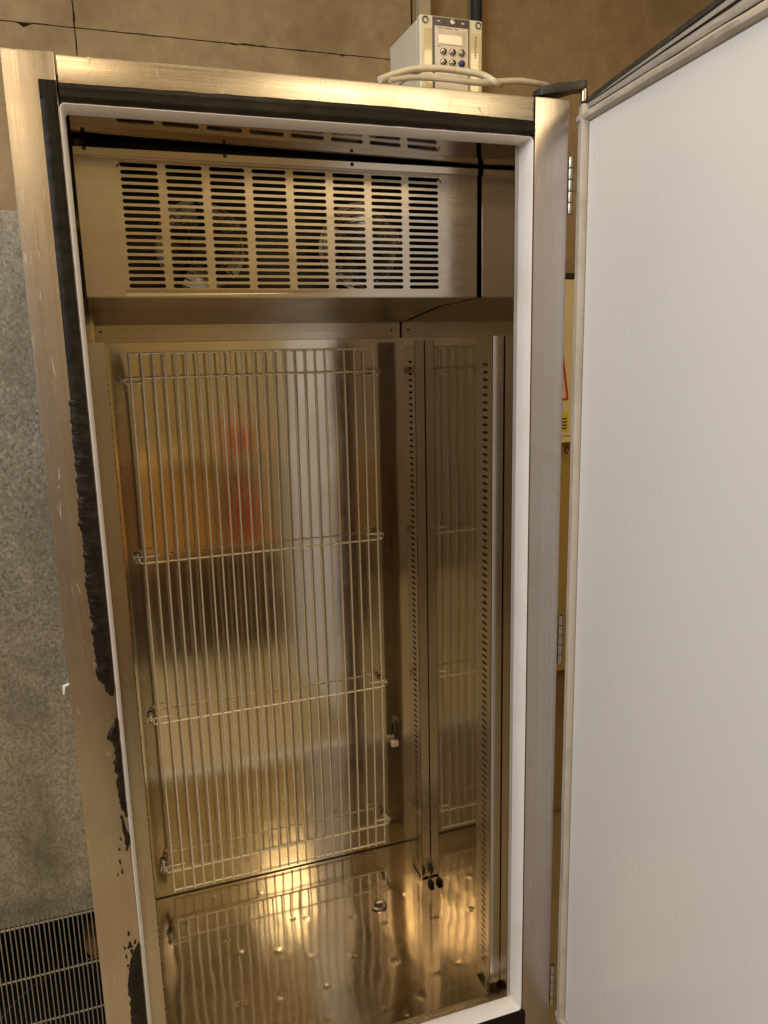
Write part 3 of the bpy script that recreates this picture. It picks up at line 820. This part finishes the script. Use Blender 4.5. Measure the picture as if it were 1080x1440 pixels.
part('edge_trim', MB().box(-.0055, -.0020, GY-.01, GY+.002, .33, 1.51), M['galv'], gb)

SY = .325
s0 = at(0, 1300, 1, SY); s1 = at(130, 1268, 1, SY)
sh_ = thing('wire_shelf', (-.16, SY, .0), 'wire shelf standing on edge before the dark base of the galvanised cabinet', 'wire shelf')
o0 = world_origin(sh_)
zt_ = (s0.z+s1.z)/2
sp_ = at(37, 1290, 1, SY).x - at(30, 1291, 1, SY).x
mw_ = MB().tube([(0, 0, .004), (0, 0, zt_-.002), (0, 0, zt_)], [.0012, .0012, .0008], 8).mesh('wire', (0,0,0), 0, 50); mw_.materials.append(M['wire_dim'])
x = -.014; k = 0
while x > -.34:
    o = bpy.data.objects.new('wire', mw_); COL.objects.link(o); o.parent = sh_
    o.location = (x-o0.x + random.uniform(-.0004, .0004), 0, random.uniform(-.0012, .0012)); x -= sp_; k += 1
for py in (1281, 1353, 1418):
    z = at(129, py, 1, SY+.003).z
    part('crossbar', MB().tube([(-.345, SY+.0032, z), (-.012, SY+.0032, z)], .0021, 8), M['wire_dim'], sh_, 0, 50)
q = at(123, 1333, 1, .46)
solo('carton', MB().box(q.x-.018, q.x+.05, .60, .66, .025, at(123, 1322, 1, .60).z), M['card'], (q.x, .62, .025), 'small orange carton in the dark base of the galvanised cabinet behind the wire shelf', 'carton', bevel=.002)
a = at(4, 1421, 1, .44); b_ = at(74, 1373, 1, .46)
solo('cable', MB().tube(smooth_pts([(a.x-.06, .40, .028), (a.x, .42, max(.03, a.z)), ((a.x+b_.x)/2, .45, (a.z+b_.z)/2+.006), (b_.x, .47, b_.z), (b_.x+.04, .52, b_.z+.004), (b_.x+.06, .60, .028)]), .0028, 8), M['dark_metal'], (a.x, .45, .025),
     'thin dark cable trailing through the dark base of the galvanised cabinet', 'cable', smooth=60)

# ------------------------------------------------------------------ cream box on the wall seen through the door gap
BY = .62
bx = at(797, 392, 1, BY); bz1 = bx.z; bz0 = at(797, 613, 1, BY).z
bo = thing('fuse_box', (bx.x+.10, .70, bz0), 'cream wall box with a red warning triangle and yellow sticker', 'fuse box')
part('housing', MB().box(bx.x-.16, bx.x+.30, BY, .744, bz0, bz1), M['cream'], bo, .006, 40, segs=3)
part('lid_rim', MB().box(bx.x-.162, bx.x+.302, BY-.003, .743, bz1+.0008, bz1+.012), M['dark_metal'], bo)
part('ledge', MB().box(bx.x-.164, bx.x+.304, BY-.012, .743, bz0-.014, bz0-.0008), M['cream'], bo, .002)
t0 = at(793, 478, 1, BY); t1 = at(798, 561, 1, BY); t2x = t0.x - (t1.x-t0.x)*1.0
def bar2(mb, a, b, wd):
    a = Vector(a); b = Vector(b); d = (b-a).normalized(); n = Vector((-d.y, d.x))*wd*.5
    mb.prism([tuple(a+n), tuple(b+n), tuple(b-n), tuple(a-n)], lambda u, v, y: (u, y, v), BY-.0016, BY-.0004)
TX, TZ1, TZ0 = t0.x-.012, t0.z+.02, t1.z; hw = (t1.x - TX)
tri = MB(); bar2(tri, (TX, TZ1), (TX+hw, TZ0), .005); bar2(tri, (TX+hw, TZ0), (TX-hw, TZ0), .005); bar2(tri, (TX-hw, TZ0), (TX, TZ1), .005)
part('warning_triangle', tri, M['red'], bo)
for k in range(7):
    z = t1.z + .028 + .0125*k; u = hw*(1-(z-TZ0)/(TZ1-TZ0)) - .008
    part('print_line', MB().box(TX-u, TX+u, BY-.0010, BY-.0003, z-.0022, z+.0022), M['print'], bo)
y0 = at(793, 607, 1, BY); y1 = at(793, 580, 1, BY)
st = part('sticker', MB().box(y0.x-.06, at(798.5, 590, 1, BY).x, BY-.0012, BY-.0003, y0.z, y1.z), M['yellow'], bo)
for k in range(4):
    z = y0.z + .008 + k*.0075
    part('print_line', MB().box(y0.x-.05, y0.x+.006, BY-.0018, BY-.0013, z-.0016, z+.0016), M['black'], st)
part('knob', MB().tube([(at(795, 632, 1, BY).x+.004*math.cos(t), BY-.006, at(795, 632, 1, BY).z-.0+.008*math.sin(t)) for t in lin(0, 5.2, 12)], .0022, 6), M['dark_metal'], bo, 0, 60)
lb = at(790, 940, 1, BY+.03)
part('back_board', MB().box(bx.x-.13, bx.x+.27, BY+.02, .744, lb.z, bz0-.0145), M['ochre'], bo, .002)

# ------------------------------------------------------------------ behind the camera, seen only in the steel
cb = thing('low_cupboard', (.45, -1.55, 0), 'dark brown low cupboard mirrored in the back steel panel', 'cupboard')
part('carcass', MB().box(.10, .74, -1.80, -1.36, .06, .46), M['wood_dark'], cb, .003)
part('plinth', MB().box(.12, .72, -1.78, -1.38, 0, .059), M['wood_dark'], cb)
for x0, x1 in ((.105, .418), (.422, .735)):
    dd = part('cupboard_door', MB().box(x0, x1, -1.359, -1.340, .08, .455), M['wood_dark'], cb, .003)
    part('knob', MB().lathe([(0, .02), (.012, .018), (.014, .010), (.007, .004), (.007, 0)], (x1-.03 if x0 < .3 else x0+.03, -1.34, .36), 1, 14), M['hinge'], dd, 0, 50)
part('worktop', MB().box(.09, .75, -1.81, -1.325, .4605, .495), M['card'], cb, .004)
def carton(x0, x1, y0, y1, z0, z1, m, label):
    t = thing('carton', ((x0+x1)/2, (y0+y1)/2, z0), label, 'carton')
    part('box_body', MB().box(x0, x1, y0, y1, z0, z1), m, t, .003)
    part('lid_flap', MB().box(x0+.001, (x0+x1)/2-.001, y0+.001, y1-.001, z1+.0004, z1+.003), m, t)
    part('lid_flap', MB().box((x0+x1)/2+.001, x1-.001, y0+.001, y1-.001, z1+.0004, z1+.003), m, t)
carton(.11, .50, -1.72, -1.38, .496, .84, M['card'], 'large orange carton on the cupboard mirrored in the back steel panel')
carton(.545, .665, -1.66, -1.40, .496, .775, M['red_box'], 'tall red carton on the cupboard mirrored in the back steel panel')
carton(.55, .655, -1.64, -1.42, .8785, .985, M['red_box'], 'small red carton on the shelf mirrored in the back steel panel')
ws = thing('wall_shelf', (.55, -1.6, .855), 'ochre shelf under the small red carton mirrored in the back steel panel', 'shelf')
part('board', MB().box(.25, .90, -1.76, -1.36, .855, .878), M['ochre'], ws, .002)
for x in (.26, .88):
    part('upright', MB().box(x-.008, x+.008, -1.80, -1.7605, .497, .90), M['ochre'], ws)

tc_ = thing('added_tall_cupboard', (-.38, -2.38, 0), 'taupe tall cupboard added for its reflection in the frame upright beside the galvanised cabinet', 'cupboard')  # invented piece, put in to vary what the left stile reflects
M['taupe'] = plain('taupe_wood', (.36,.30,.235), .45, .15, 9)
part('carcass', MB().box(-.80, .06, -2.545, -2.23, .06, 2.02), M['taupe'], tc_, .003)
part('plinth', MB().box(-.78, .04, -2.54, -2.25, 0, .059), M['wood_dark'], tc_)
for x0, x1, kx in ((-.795, -.373, -.40), (-.367, .055, -.34)):
    d_ = part('cupboard_door', MB().box(x0, x1, -2.229, -2.210, .08, 2.0), M['taupe'], tc_, .003)
    part('knob', MB().lathe([(0, .02), (.012, .018), (.014, .010), (.007, .004), (.007, 0)], (kx, -2.21, 1.05), 1, 14), M['hinge'], d_, 0, 50)
